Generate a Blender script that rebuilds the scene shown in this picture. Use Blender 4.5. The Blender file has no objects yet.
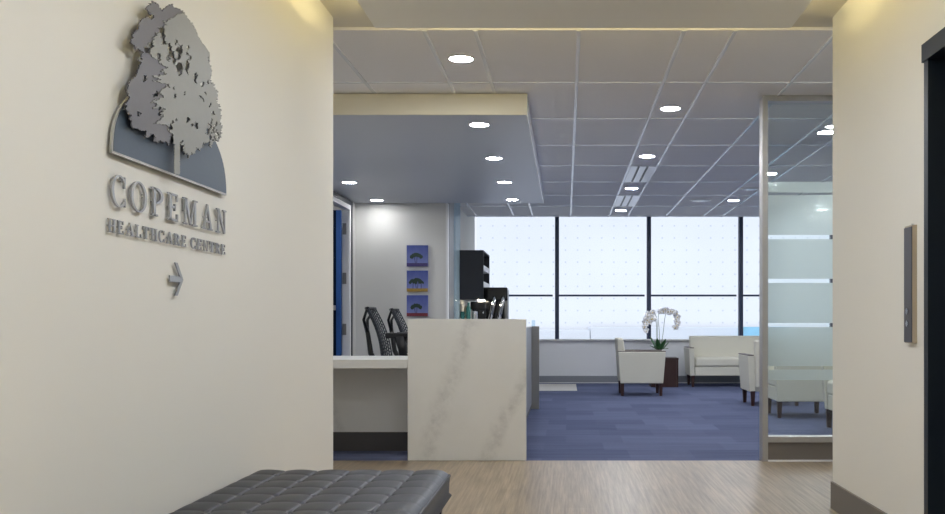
import bpy, bmesh, math, random
from mathutils import Vector, Matrix
random.seed(7)
S = bpy.context.scene
COL = S.collection
PI = math.pi

# ------------------------------------------------------------------ camera, world, sun, exposure
F = 976.0
EYE = 1.04
cam = bpy.data.cameras.new('camera')
cam.sensor_width = 36.0
cam.lens = 36.0 * F / 945.0
cam.shift_x = (472.5 - 566.0) / 945.0
cam.shift_y = (323.0 - 257.0) / 945.0
cam.clip_start = 0.05
cam.clip_end = 300
cam_o = bpy.data.objects.new('camera', cam)
cam_o.location = (0, 0, EYE)
cam_o.rotation_euler = (PI / 2, 0, 0)
COL.objects.link(cam_o)
S.camera = cam_o

w = bpy.data.worlds.new('sky')
S.world = w
w.use_nodes = True
wb = w.node_tree.nodes['Background']
wb.inputs[0].default_value = (0.77, 0.85, 1.0, 1)
wb.inputs[1].default_value = 1.02

sun = bpy.data.lights.new('sun', 'SUN')
sun.energy = 1.4
sun.angle = 0.01
sun.color = (1.0, 0.97, 0.92)
sun_o = bpy.data.objects.new('sun', sun)
sun_o.rotation_euler = (math.radians(58), 0, math.radians(-12))
COL.objects.link(sun_o)

DOWN = 350.0      # downlight discs
SOFF = 85.0       # downlight discs of the reception soffit
LOBBY = 345.0      # downlight discs of the lobby panel
COVE = 29.0       # cove strips

vs = S.view_settings
S.display_settings.display_device = 'sRGB'
vs.view_transform = 'Standard'
vs.look = 'None'
vs.exposure = 0.0
vs.gamma = 1.0
vs.use_curve_mapping = False
try:
    S.cycles.use_denoising = True
    S.cycles.max_bounces = 10
    S.cycles.diffuse_bounces = 6
    S.cycles.transparent_max_bounces = 16
    S.cycles.sample_clamp_indirect = 6.0
    S.cycles.caustics_reflective = False
    S.cycles.caustics_refractive = False
except Exception:
    pass


# ------------------------------------------------------------------ materials
def lin(c):
    c /= 255.0
    return c / 12.92 if c <= 0.04045 else ((c + 0.055) / 1.055) ** 2.4


def rgb(r, g, b):
    return (lin(r), lin(g), lin(b), 1.0)


def mat(name, c, rough=0.6, metal=0.0, spec=0.5, noise=0.0, nscale=30.0, bump=0.0, bscale=200.0, emit=None, coat=0.0):
    m = bpy.data.materials.new(name)
    m.use_nodes = True
    nt = m.node_tree
    b = nt.nodes['Principled BSDF']
    b.inputs['Base Color'].default_value = c
    b.inputs['Roughness'].default_value = rough
    b.inputs['Metallic'].default_value = metal
    b.inputs['Specular IOR Level'].default_value = spec
    b.inputs['Coat Weight'].default_value = coat
    if emit:
        b.inputs['Emission Color'].default_value = emit[0]
        b.inputs['Emission Strength'].default_value = emit[1]
    if noise > 0 or bump > 0:
        tc = nt.nodes.new('ShaderNodeTexCoord')
    if noise > 0:
        n = nt.nodes.new('ShaderNodeTexNoise')
        n.inputs['Scale'].default_value = nscale
        n.inputs['Detail'].default_value = 4
        nt.links.new(tc.outputs['Object'], n.inputs['Vector'])
        mx = nt.nodes.new('ShaderNodeMix')
        mx.data_type = 'RGBA'
        mx.inputs['A'].default_value = tuple(x * (1 - noise) for x in c[:3]) + (1,)
        mx.inputs['B'].default_value = tuple(min(1, x * (1 + noise)) for x in c[:3]) + (1,)
        nt.links.new(n.outputs['Fac'], mx.inputs['Factor'])
        nt.links.new(mx.outputs['Result'], b.inputs['Base Color'])
    if bump > 0:
        n2 = nt.nodes.new('ShaderNodeTexNoise')
        n2.inputs['Scale'].default_value = bscale
        nt.links.new(tc.outputs['Object'], n2.inputs['Vector'])
        bp = nt.nodes.new('ShaderNodeBump')
        bp.inputs['Strength'].default_value = bump
        bp.inputs['Distance'].default_value = 0.002
        nt.links.new(n2.outputs['Fac'], bp.inputs['Height'])
        nt.links.new(bp.outputs['Normal'], b.inputs['Normal'])
    return m


def nodes_of(name, rough=0.5, spec=0.5):
    m = bpy.data.materials.new(name)
    m.use_nodes = True
    nt = m.node_tree
    b = nt.nodes['Principled BSDF']
    b.inputs['Roughness'].default_value = rough
    b.inputs['Specular IOR Level'].default_value = spec
    return m, nt, b


def N(nt, t, **kw):
    n = nt.nodes.new(t)
    for k, v in kw.items():
        if k.startswith('i_'):
            n.inputs[k[2:].replace('_', ' ')].default_value = v
        else:
            setattr(n, k, v)
    return n


def math_node(nt, op, a, b=None, c=None):
    n = nt.nodes.new('ShaderNodeMath')
    n.operation = op
    for i, v in enumerate((a, b, c)):
        if v is None:
            continue
        if isinstance(v, (int, float)):
            n.inputs[i].default_value = v
        else:
            nt.links.new(v, n.inputs[i])
    return n.outputs[0]


def mix_rgb(nt, fac, a, b, mode='MIX'):
    n = nt.nodes.new('ShaderNodeMix')
    n.data_type = 'RGBA'
    n.blend_type = mode
    for key, v in (('Factor', fac), ('A', a), ('B', b)):
        if isinstance(v, (int, float, tuple)):
            n.inputs[key].default_value = v
        else:
            nt.links.new(v, n.inputs[key])
    return n.outputs['Result']


def wood_floor_mat():
    m, nt, b = nodes_of('wood_plank_floor', 0.3, 0.5)
    g = N(nt, 'ShaderNodeNewGeometry')
    mp = N(nt, 'ShaderNodeMapping')
    mp.inputs['Scale'].default_value = (55, 1.6, 1)
    nt.links.new(g.outputs['Position'], mp.inputs['Vector'])
    n = N(nt, 'ShaderNodeTexNoise', i_Scale=1.0, i_Detail=6.0, i_Roughness=0.65)
    nt.links.new(mp.outputs['Vector'], n.inputs['Vector'])
    mp2 = N(nt, 'ShaderNodeMapping')
    mp2.inputs['Rotation'].default_value = (0, 0, PI / 2)
    nt.links.new(g.outputs['Position'], mp2.inputs['Vector'])
    br = N(nt, 'ShaderNodeTexBrick', i_Scale=1.0)
    br.inputs['Color1'].default_value = (0.35, 0.35, 0.35, 1)
    br.inputs['Color2'].default_value = (0.65, 0.65, 0.65, 1)
    br.inputs['Mortar'].default_value = (0.3, 0.3, 0.3, 1)
    br.inputs['Mortar Size'].default_value = 0.0015
    br.inputs['Brick Width'].default_value = 1.22
    br.inputs['Row Height'].default_value = 0.152
    nt.links.new(mp2.outputs['Vector'], br.inputs['Vector'])
    r = N(nt, 'ShaderNodeValToRGB')
    r.color_ramp.elements[0].position = 0.3
    r.color_ramp.elements[0].color = rgb(102, 86, 66)
    r.color_ramp.elements[1].position = 0.72
    r.color_ramp.elements[1].color = rgb(174, 157, 133)
    nt.links.new(n.outputs['Fac'], r.inputs['Fac'])
    c = mix_rgb(nt, 0.35, r.outputs['Color'], br.outputs['Color'], 'SOFT_LIGHT')
    nt.links.new(c, b.inputs['Base Color'])
    rr = N(nt, 'ShaderNodeMapRange')
    rr.inputs['To Min'].default_value = 0.26
    rr.inputs['To Max'].default_value = 0.42
    nt.links.new(n.outputs['Fac'], rr.inputs['Value'])
    nt.links.new(rr.outputs['Result'], b.inputs['Roughness'])
    return m


def carpet_mat():
    m, nt, b = nodes_of('blue_carpet_tiles', 0.95, 0.1)
    g = N(nt, 'ShaderNodeNewGeometry')
    br = N(nt, 'ShaderNodeTexBrick', i_Scale=1.0)
    br.offset = 0.37
    br.inputs['Color1'].default_value = rgb(80, 87, 114)
    br.inputs['Color2'].default_value = rgb(95, 101, 128)
    br.inputs['Mortar'].default_value = rgb(86, 92, 120)
    br.inputs['Mortar Size'].default_value = 0.001
    br.inputs['Brick Width'].default_value = 0.5
    br.inputs['Row Height'].default_value = 0.5
    nt.links.new(g.outputs['Position'], br.inputs['Vector'])
    mp = N(nt, 'ShaderNodeMapping')
    mp.inputs['Scale'].default_value = (1.0, 9.0, 1)
    nt.links.new(g.outputs['Position'], mp.inputs['Vector'])
    n = N(nt, 'ShaderNodeTexNoise', i_Scale=1.2, i_Detail=3.0)
    nt.links.new(mp.outputs['Vector'], n.inputs['Vector'])
    c = mix_rgb(nt, 0.35, br.outputs['Color'], n.outputs['Fac'], 'SOFT_LIGHT')
    nt.links.new(c, b.inputs['Base Color'])
    n2 = N(nt, 'ShaderNodeTexNoise', i_Scale=350.0)
    bp = N(nt, 'ShaderNodeBump', i_Strength=0.5, i_Distance=0.004)
    nt.links.new(g.outputs['Position'], n2.inputs['Vector'])
    nt.links.new(n2.outputs['Fac'], bp.inputs['Height'])
    nt.links.new(bp.outputs['Normal'], b.inputs['Normal'])
    return m


def marble_mat():
    m, nt, b = nodes_of('cream_marble', 0.32, 0.45)
    g = N(nt, 'ShaderNodeNewGeometry')
    sp = N(nt, 'ShaderNodeSeparateXYZ')
    nt.links.new(g.outputs['Position'], sp.inputs[0])
    X, Z = sp.outputs['X'], sp.outputs['Z']
    n1 = N(nt, 'ShaderNodeTexNoise', i_Scale=3.2, i_Detail=8.0, i_Roughness=0.62)
    n2 = N(nt, 'ShaderNodeTexNoise', i_Scale=15.0, i_Detail=10.0, i_Roughness=0.7)
    for n in (n1, n2):
        nt.links.new(g.outputs['Position'], n.inputs['Vector'])
    wob = math_node(nt, 'MULTIPLY', math_node(nt, 'SUBTRACT', n1.outputs['Fac'], 0.5), 0.22)
    tot = None
    for (x0, z0, sl, wd, st) in ((-0.74, 0.99, 0.34, 0.11, 0.75), (-0.38, 0.50, 0.50, 0.10, 0.85), (-1.9, 0.3, -0.35, 0.05, 0.6)):
        d = math_node(nt, 'SUBTRACT', X, math_node(nt, 'ADD', x0, math_node(nt, 'MULTIPLY', math_node(nt, 'SUBTRACT', Z, z0), sl)))
        d = math_node(nt, 'ABSOLUTE', math_node(nt, 'ADD', d, wob))
        mr = N(nt, 'ShaderNodeMapRange', interpolation_type='SMOOTHSTEP')
        mr.inputs['From Min'].default_value = 0.0
        mr.inputs['From Max'].default_value = wd
        mr.inputs['To Min'].default_value = st
        mr.inputs['To Max'].default_value = 0.0
        nt.links.new(d, mr.inputs['Value'])
        v = mr.outputs['Result']
        tot = v if tot is None else math_node(nt, 'MAXIMUM', tot, v)
    br = N(nt, 'ShaderNodeMapRange')
    br.inputs['From Min'].default_value = 0.40
    br.inputs['From Max'].default_value = 0.66
    nt.links.new(n2.outputs['Fac'], br.inputs['Value'])
    tot = math_node(nt, 'MULTIPLY', tot, math_node(nt, 'ADD', 0.2, br.outputs['Result']))
    tot = math_node(nt, 'MULTIPLY', tot, 0.42)
    base = mix_rgb(nt, n1.outputs['Fac'], rgb(216, 216, 213), rgb(228, 228, 226))
    c = mix_rgb(nt, tot, base, rgb(146, 145, 144))
    nt.links.new(c, b.inputs['Base Color'])
    return m


def glass_mat(name, tint, gloss=0.07, rough=0.02):
    m = bpy.data.materials.new(name)
    m.use_nodes = True
    nt = m.node_tree
    nt.nodes.remove(nt.nodes['Principled BSDF'])
    out = nt.nodes['Material Output']
    t = N(nt, 'ShaderNodeBsdfTransparent')
    t.inputs['Color'].default_value = tint
    g = N(nt, 'ShaderNodeBsdfGlossy')
    g.inputs['Roughness'].default_value = rough
    mx = N(nt, 'ShaderNodeMixShader')
    mx.inputs[0].default_value = gloss
    nt.links.new(t.outputs[0], mx.inputs[1])
    nt.links.new(g.outputs[0], mx.inputs[2])
    nt.links.new(mx.outputs[0], out.inputs['Surface'])
    return m


def frost_mat():
    m = bpy.data.materials.new('frosted_film')
    m.use_nodes = True
    nt = m.node_tree
    nt.nodes.remove(nt.nodes['Principled BSDF'])
    out = nt.nodes['Material Output']
    t = N(nt, 'ShaderNodeBsdfTransparent')
    t.inputs['Color'].default_value = (0.94, 0.98, 0.97, 1)
    rf = N(nt, 'ShaderNodeBsdfRefraction')
    rf.inputs['Color'].default_value = (0.96, 1.0, 0.99, 1)
    rf.inputs['Roughness'].default_value = 0.62
    rf.inputs['IOR'].default_value = 1.08
    df = N(nt, 'ShaderNodeBsdfDiffuse')
    df.inputs['Color'].default_value = (0.86, 0.92, 0.90, 1)
    tl = N(nt, 'ShaderNodeBsdfTranslucent')
    tl.inputs['Color'].default_value = (0.93, 0.99, 0.97, 1)
    a = N(nt, 'ShaderNodeMixShader')
    a.inputs[0].default_value = 0.6
    nt.links.new(df.outputs[0], a.inputs[1])
    nt.links.new(tl.outputs[0], a.inputs[2])
    c = N(nt, 'ShaderNodeMixShader')
    c.inputs[0].default_value = 0.45
    nt.links.new(a.outputs[0], c.inputs[1])
    nt.links.new(rf.outputs[0], c.inputs[2])
    mx = N(nt, 'ShaderNodeMixShader')
    mx.inputs[0].default_value = 0.84
    nt.links.new(t.outputs[0], mx.inputs[1])
    nt.links.new(c.outputs[0], mx.inputs[2])
    nt.links.new(mx.outputs[0], out.inputs['Surface'])
    return m


def facade_mat():
    m, nt, b = nodes_of('pale_concrete_panels', 0.9, 0.1)
    g = N(nt, 'ShaderNodeNewGeometry')
    sp = N(nt, 'ShaderNodeSeparateXYZ')
    nt.links.new(g.outputs['Position'], sp.inputs[0])
    P = 0.372

    def cell(v, off):
        f = math_node(nt, 'FRACT', math_node(nt, 'DIVIDE', math_node(nt, 'ADD', v, off), P))
        return math_node(nt, 'MULTIPLY', math_node(nt, 'SUBTRACT', f, 0.5), P)
    cx, cz = cell(sp.outputs['X'], 50.05), cell(sp.outputs['Z'], 50.1)
    r = math_node(nt, 'SQRT', math_node(nt, 'ADD', math_node(nt, 'MULTIPLY', cx, cx), math_node(nt, 'MULTIPLY', cz, cz)))
    dot = N(nt, 'ShaderNodeMapRange')
    dot.inputs['From Min'].default_value = 0.018
    dot.inputs['From Max'].default_value = 0.032
    dot.inputs['To Min'].default_value = 1.0
    dot.inputs['To Max'].default_value = 0.0
    nt.links.new(r, dot.inputs['Value'])
    n = N(nt, 'ShaderNodeTexNoise', i_Scale=0.5, i_Detail=4.0)
    nt.links.new(g.outputs['Position'], n.inputs['Vector'])
    base = mix_rgb(nt, n.outputs['Fac'], rgb(228, 229, 232), rgb(236, 237, 240))
    c = mix_rgb(nt, dot.outputs['Result'], base, rgb(203, 207, 214))
    nt.links.new(c, b.inputs['Base Color'])
    return m


M = dict(
    wall=mat('wall_paint_warm_white', rgb(228, 226, 219), 0.75, spec=0.25, bump=0.05, bscale=300),
    wall2=mat('wall_paint_light_grey', rgb(212, 211, 207), 0.75, spec=0.25, bump=0.05, bscale=300),
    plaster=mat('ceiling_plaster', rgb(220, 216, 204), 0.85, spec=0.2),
    panelp=mat('ceiling_panel_paint', rgb(240, 240, 236), 0.8, spec=0.2),
    soffit=mat('soffit_satin_paint', rgb(190, 194, 203), 0.36, spec=0.5),
    tile=mat('ceiling_tile', rgb(240, 239, 239), 0.95, spec=0.1, noise=0.04, nscale=150, bump=0.15, bscale=260),
    tbar=mat('white_grid_bar', rgb(244, 246, 250), 0.22, spec=0.5),
    wood=wood_floor_mat(), carpet=carpet_mat(), marble=marble_mat(),
    cside=mat('marble_side_shade', rgb(128, 131, 138), 0.35, noise=0.04),  # shade on the counter's marble side, put into a darker grey
    baseg=mat('cool_grey_base', rgb(138, 141, 148), 0.5, noise=0.03),
    walls=mat('sill_wall_white', rgb(232, 233, 236), 0.7, spec=0.3),
    face_glow=mat('soffit_face_glow_tint', rgb(230, 224, 204), 0.8, spec=0.2),  # warm tint puts the cove's yellow glow into the face colour
    base=mat('grey_rubber_base', rgb(112, 106, 100), 0.5, noise=0.03),
    kick=mat('dark_grey_plinth', rgb(74, 72, 72), 0.5, noise=0.03),
    alu=mat('brushed_aluminium', rgb(178, 177, 175), 0.42, metal=0.55, noise=0.03),
    alud=mat('grey_anodised', rgb(140, 139, 138), 0.45, metal=0.4, noise=0.03),
    white=mat('white_enamel', rgb(232, 232, 232), 0.45),
    navy=mat('navy_mullion', rgb(44, 56, 84), 0.4, noise=0.04),
    navyd=mat('dark_navy_frame', rgb(22, 32, 44), 0.4, noise=0.04),
    black=mat('black_laminate', rgb(3, 3, 5), 0.6, spec=0.08, noise=0.05),
    cab=mat('charcoal_cabinet', rgb(38, 42, 50), 0.45, noise=0.04),
    gloss=mat('gloss_black_plastic', rgb(14, 15, 18), 0.12, noise=0.03, coat=0.4),
    plastic=mat('black_plastic', rgb(20, 22, 26), 0.42, noise=0.05),
    mesh=mat('black_mesh', rgb(34, 40, 50), 0.55, noise=0.05),
    chrome=mat('polished_chrome', rgb(225, 226, 230), 0.12, metal=1.0, noise=0.01),
    leather=mat('black_leather', rgb(24, 27, 38), 0.40, spec=0.36, noise=0.06, nscale=40, bump=0.15, bscale=260),
    uph=mat('cream_upholstery', rgb(214, 211, 197), 0.62, spec=0.35, noise=0.02, bump=0.08, bscale=220),
    dwood=mat('dark_walnut', rgb(58, 34, 30), 0.38, noise=0.2, nscale=25),
    steel=mat('satin_steel_letters', rgb(162, 162, 163), 0.38, metal=0.75, noise=0.03),
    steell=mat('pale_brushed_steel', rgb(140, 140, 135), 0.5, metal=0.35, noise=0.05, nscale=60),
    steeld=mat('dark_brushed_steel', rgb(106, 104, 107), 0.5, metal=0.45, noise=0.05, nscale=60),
    slate=mat('slate_blue_panel', rgb(70, 84, 100), 0.5, noise=0.06, nscale=60),
    panel=mat('graphite_plate', rgb(84, 84, 90), 0.4, metal=0.3, noise=0.03),
    beige=mat('beige_metal', rgb(176, 166, 148), 0.45, metal=0.3, noise=0.04),
    blue=mat('blue_door_paint', rgb(40, 84, 150), 0.45, noise=0.05),
    glass=glass_mat('clear_glass', (0.95, 0.985, 0.975, 1)),
    wglass=glass_mat('window_glass', (0.97, 0.985, 1.0, 1), 0.015, 0.3),
    bglass=glass_mat('blue_edge_glass', (0.80, 0.90, 0.96, 1), 0.12),
    dglass=mat('dark_door_glass', rgb(18, 30, 48), 0.1, noise=0.02),
    frost=frost_mat(), facade=facade_mat(),
    roof=mat('pale_roof_ledge', rgb(232, 235, 239), 0.9, noise=0.04, nscale=2),
    pool=mat('light_blue_tank', rgb(150, 208, 236), 0.5, noise=0.2, nscale=4),
    ground=mat('street_paving', rgb(170, 172, 176), 0.9, noise=0.05),
    lamp=mat('lamp_disc', (1, 1, 1, 1), 0.5, emit=((0.93, 0.96, 1.0, 1), DOWN)),
    lamps=mat('soffit_lamp_disc', (1, 1, 1, 1), 0.5, emit=((0.97, 0.98, 1.0, 1), SOFF)),
    lampl=mat('lobby_lamp_disc', (1, 1, 1, 1), 0.5, emit=((0.90, 0.935, 1.0, 1), LOBBY)),
    cove=mat('cove_led', (1, 1, 1, 1), 0.5, emit=((1.0, 0.84, 0.42, 1), COVE)),
    coveend=mat('cove_led_end', (1, 1, 1, 1), 0.5, emit=((1.0, 0.84, 0.42, 1), COVE * 0.6)),
    ucl=mat('under_cabinet_led', (1, 1, 1, 1), 0.5, emit=((1.0, 0.90, 0.72, 1), 40.0)),
    leaf=mat('orchid_leaf', rgb(62, 104, 62), 0.4, noise=0.2, nscale=30),
    stem=mat('orchid_stem', rgb(92, 112, 84), 0.5, noise=0.1),
    petal=mat('white_petal', rgb(238, 238, 240), 0.6, noise=0.03),
    lip=mat('yellow_orchid_lip', rgb(214, 190, 110), 0.5, noise=0.1),
    pot=mat('white_ceramic', rgb(228, 226, 220), 0.2, noise=0.02),
    teal=mat('teal_ceramic', rgb(64, 130, 124), 0.3, noise=0.04),
    cream=mat('cream_ceramic', rgb(236, 226, 200), 0.3, noise=0.03),
    tilef=mat('pale_vinyl_floor', rgb(196, 190, 182), 0.45, noise=0.06, nscale=12),
    strap=mat('black_leather_strap', rgb(24, 24, 27), 0.45, noise=0.05),
    canopy=mat('painted_dark_green', rgb(36, 56, 44), 0.7, noise=0.35, nscale=60),
    trunk=mat('painted_dark_trunk', rgb(40, 36, 44), 0.7, noise=0.1),
    gpurple=mat('painted_purple_field', rgb(62, 52, 104), 0.7, noise=0.25, nscale=40),
    ggold=mat('painted_gold_field', rgb(158, 128, 60), 0.7, noise=0.3, nscale=40),
    gred=mat('painted_red_field', rgb(112, 44, 52), 0.7, noise=0.25, nscale=40),
)


def sky_paint():
    m, nt, b = nodes_of('painted_violet_sky', 0.65, 0.3)
    tc = N(nt, 'ShaderNodeTexCoord')
    sp = N(nt, 'ShaderNodeSeparateXYZ')
    nt.links.new(tc.outputs['Object'], sp.inputs[0])
    f = math_node(nt, 'MULTIPLY_ADD', sp.outputs['Z'], 3.4, 0.45)
    n = N(nt, 'ShaderNodeTexNoise', i_Scale=14.0, i_Detail=4.0)
    nt.links.new(tc.outputs['Object'], n.inputs['Vector'])
    f = math_node(nt, 'ADD', f, math_node(nt, 'MULTIPLY', math_node(nt, 'SUBTRACT', n.outputs['Fac'], 0.5), 0.5))
    c = mix_rgb(nt, f, rgb(122, 132, 184), rgb(58, 72, 140))
    nt.links.new(c, b.inputs['Base Color'])
    return m


M['paint'] = sky_paint()


# ------------------------------------------------------------------ geometry helpers
class Geo:
    def __init__(self):
        self.bm = bmesh.new()

    def box(self, x0, x1, y0, y1, z0, z1):
        v = [self.bm.verts.new(p) for p in ((x0, y0, z0), (x1, y0, z0), (x1, y1, z0), (x0, y1, z0),
                                            (x0, y0, z1), (x1, y0, z1), (x1, y1, z1), (x0, y1, z1))]
        for f in ((3, 2, 1, 0), (4, 5, 6, 7), (0, 1, 5, 4), (1, 2, 6, 5), (2, 3, 7, 6), (3, 0, 4, 7)):
            self.bm.faces.new([v[i] for i in f])
        return self

    def hexa(self, bot, top):
        v = [self.bm.verts.new(p) for p in list(bot) + list(top)]
        n = len(bot)
        self.bm.faces.new(v[:n][::-1])
        self.bm.faces.new(v[n:])
        for i in range(n):
            j = (i + 1) % n
            self.bm.faces.new((v[i], v[j], v[n + j], v[n + i]))
        return self

    def prism(self, pts, fn0, fn1):
        return self.hexa([fn0(p) for p in pts], [fn1(p) for p in pts])

    def tube(self, path, r, n=8, closed=False):
        path = [Vector(p) for p in path]
        rs = r if isinstance(r, (list, tuple)) else [r] * len(path)
        rings = []
        L = len(path)
        up = None
        for i, p in enumerate(path):
            if closed:
                t = path[(i + 1) % L] - path[i - 1]
            else:
                t = path[min(i + 1, L - 1)] - path[max(i - 1, 0)]
            t.normalize()
            if up is None:
                up = Vector((0, 0, 1)) if abs(t.z) < 0.9 else Vector((1, 0, 0))
            a = t.cross(up)
            if a.length < 1e-6:
                a = t.orthogonal()
            a.normalize()
            b = a.cross(t)
            b.normalize()
            up = b
            rings.append([self.bm.verts.new(p + (a * math.cos(2 * PI * k / n) + b * math.sin(2 * PI * k / n)) * rs[i]) for k in range(n)])
        m = L if closed else L - 1
        for i in range(m):
            A, B = rings[i], rings[(i + 1) % L]
            for k in range(n):
                j = (k + 1) % n
                self.bm.faces.new((A[k], A[j], B[j], B[k]))
        if not closed:
            self.bm.faces.new(rings[0][::-1])
            self.bm.faces.new(rings[-1])
        return self

    def lathe(self, prof, c=(0, 0, 0), n=24):
        c = Vector(c)
        rings = []
        for (r, z) in prof:
            r = max(r, 1e-4)
            rings.append([self.bm.verts.new(c + Vector((r * math.cos(2 * PI * k / n), r * math.sin(2 * PI * k / n), z))) for k in range(n)])
        for A, B in zip(rings, rings[1:]):
            for k in range(n):
                j = (k + 1) % n
                self.bm.faces.new((A[k], A[j], B[j], B[k]))
        self.bm.faces.new(rings[0][::-1])
        self.bm.faces.new(rings[-1])
        return self

    def ell(self, c, r, rot=None, seg=12):
        mt = Matrix.Translation(Vector(c)) @ (rot.to_4x4() if rot else Matrix.Identity(4)) @ Matrix.Diagonal((r[0], r[1], r[2], 1))
        bmesh.ops.create_uvsphere(self.bm, u_segments=seg, v_segments=max(6, seg // 2), radius=1, matrix=mt)
        return self

    def build(self, name, m, parent=None, smooth=False, bevel=0.0, seg=2, fix=True):
        if fix:
            bmesh.ops.recalc_face_normals(self.bm, faces=self.bm.faces)
        me = bpy.data.meshes.new(name)
        self.bm.to_mesh(me)
        self.bm.free()
        me.materials.append(m)
        if smooth:
            for p in me.polygons:
                p.use_smooth = True
        o = bpy.data.objects.new(name, me)
        COL.objects.link(o)
        if parent:
            o.parent = parent
        if bevel > 0:
            md = o.modifiers.new('bevel', 'BEVEL')
            md.width = bevel
            md.segments = seg
            md.limit_method = 'ANGLE'
            md.angle_limit = math.radians(40)
            for p in me.polygons:
                p.use_smooth = True
            try:
                md.harden_normals = True
            except Exception:
                pass
        return o


def B(*a):
    return Geo().box(*a)


def tag(o, label, cat, group=None, kind=None):
    o['label'] = label
    o['category'] = cat
    if group:
        o['group'] = group
    if kind:
        o['kind'] = kind
    return o


def empty(name, loc, label=None, cat=None, group=None, rz=0.0):
    o = bpy.data.objects.new(name, None)
    o.empty_display_size = 0.1
    o.location = loc
    o.rotation_euler = (0, 0, rz)
    COL.objects.link(o)
    if label:
        tag(o, label, cat, group)
    return o


def struct(o, label=None, cat=None):
    o['kind'] = 'structure'
    if label:
        o['label'] = label
        o['category'] = cat
    return o


def copy_tree(o, parent=None):
    c = o.copy()
    COL.objects.link(c)
    if parent:
        c.parent = parent
    for ch in list(o.children):
        copy_tree(ch, c)
    return c


def plate(loops, t, place):
    """flat plate with holes: loops in (u, v); place(u, v, w) -> point; returns a Geo"""
    cu = bpy.data.curves.new('outline', 'CURVE')
    cu.dimensions = '2D'
    cu.fill_mode = 'BOTH'
    cu.extrude = t / 2
    for lp in loops:
        s = cu.splines.new('POLY')
        s.points.add(len(lp) - 1)
        for p, q in zip(s.points, lp):
            p.co = (q[0], q[1], 0, 1)
        s.use_cyclic_u = True
    ob = bpy.data.objects.new('outline', cu)
    COL.objects.link(ob)
    dg = bpy.context.evaluated_depsgraph_get()
    me = bpy.data.meshes.new_from_object(ob.evaluated_get(dg))
    bpy.data.objects.remove(ob)
    bpy.data.curves.remove(cu)
    g = Geo()
    g.bm.from_mesh(me)
    bpy.data.meshes.remove(me)
    for v in g.bm.verts:
        v.co = place(v.co.x, v.co.y, v.co.z + t / 2)
    return g


def PX(x, D):
    return (x - 566.0) * D / F


def PZ(y, D):
    return EYE + (323.0 - y) * D / F


# ------------------------------------------------------------------ setting
WL, WR, WEND = -1.31, 1.50, 5.49
XMIN, XMAX, YMIN, YWIN = -4.6, 6.2, -1.6, 16.90
CEIL = 2.75
DN = 12.22

struct(B(XMIN, XMAX, YMIN, 7.38, -0.12, 0.0).build('floor', M['wood']), 'brown wood plank floor of the lobby', 'floor')
struct(B(XMIN, XMAX, 7.38, 17.05, -0.12, 0.0).build('floor_carpet', M['carpet']), 'blue carpet tile floor of the waiting area', 'floor')
struct(B(-0.46, 0.17, 14.95, 16.6, 0.0, 0.004).build('floor_vinyl', M['tilef']), 'pale vinyl floor strip near the window wall', 'floor')

struct(B(WL - 0.12, WL, YMIN, WEND, 0, 2.765).build('wall_left', M['wall']), 'off-white wall carrying the metal sign', 'wall')
g = Geo()
g.box(WR, WR + 0.14, 4.09, WEND, 0, 2.765)
g.box(WR, WR + 0.14, YMIN, 2.95, 0, 2.765)
g.box(WR, WR + 0.14, 2.95, 4.09, 2.16, 2.765)
struct(g.build('wall_right', M['wall']), 'off-white wall with the dark lift opening', 'wall')
struct(B(XMIN, WL - 0.12, WEND - 0.12, WEND, 0, 2.765).build('wall_reception_front', M['wall2']))
struct(B(WR + 0.14, XMAX, WEND - 0.12, WEND, 0, 2.765).build('wall_waiting_front', M['wall2']))
struct(B(WL - 0.12, WR + 0.14, YMIN - 0.12, YMIN, 0, 2.765).build('wall_lobby_back', M['wall']))
struct(B(XMAX, XMAX + 0.12, WEND - 0.12, 17.05, 0, 3.05).build('wall_waiting_right', M['wall2']))
struct(B(XMIN - 0.12, XMIN, WEND - 0.12, 17.05, 0, 3.05).build('wall_side_room', M['wall2']))
# reception: side wall with a doorway, back wall
RX = -2.72
D0, D1 = 11.28, 12.30
g = Geo()
g.box(RX - 0.085, RX, WEND, D0, 0, CEIL)
g.box(RX - 0.085, RX, D1, 12.60, 0, CEIL)
g.box(RX - 0.085, RX, D0, D1, 2.58, CEIL)
struct(g.build('wall_reception_left', M['wall2']))
struct(B(XMIN, -1.55, 12.60, 12.72, 0, CEIL).build('wall_reception_back', M['wall2']), 'light grey wall with three small pictures', 'wall')
struct(B(-1.70, -1.58, 12.72, YWIN, 0, 3.05).build('wall_coffee', M['wall']))
# window wall
struct(B(-1.7, XMAX, YWIN, YWIN + 0.15, 0, 0.735).build('wall_window', M['walls']), 'low white wall under the windows', 'wall')
struct(B(-4.6, -1.7, YWIN, YWIN + 0.15, 0, 3.05).build('wall_window_left', M['wall']))
struct(B(-1.58, XMAX, YWIN - 0.012, YWIN, 0.012, 0.125).build('baseboard_window', M['baseg']), 'grey baseboard under the windows', 'baseboard')
struct(B(WR - 0.012, WR, 4.09, WEND, 0, 0.15).build('baseboard_right', M['base']), 'grey baseboard of the right wall', 'baseboard')
struct(B(WR - 0.012, WR, YMIN, 2.95, 0, 0.15).build('baseboard_lobby', M['base']))
struct(B(WL, WL + 0.012, YMIN, WEND, 0, 0.15).build('baseboard_left', M['base']))
# roof slab and pocket
struct(B(XMIN - 0.12, XMAX + 0.12, YMIN - 0.12, 17.05, 3.05, 3.25).build('roof', M['plaster']))
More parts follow.
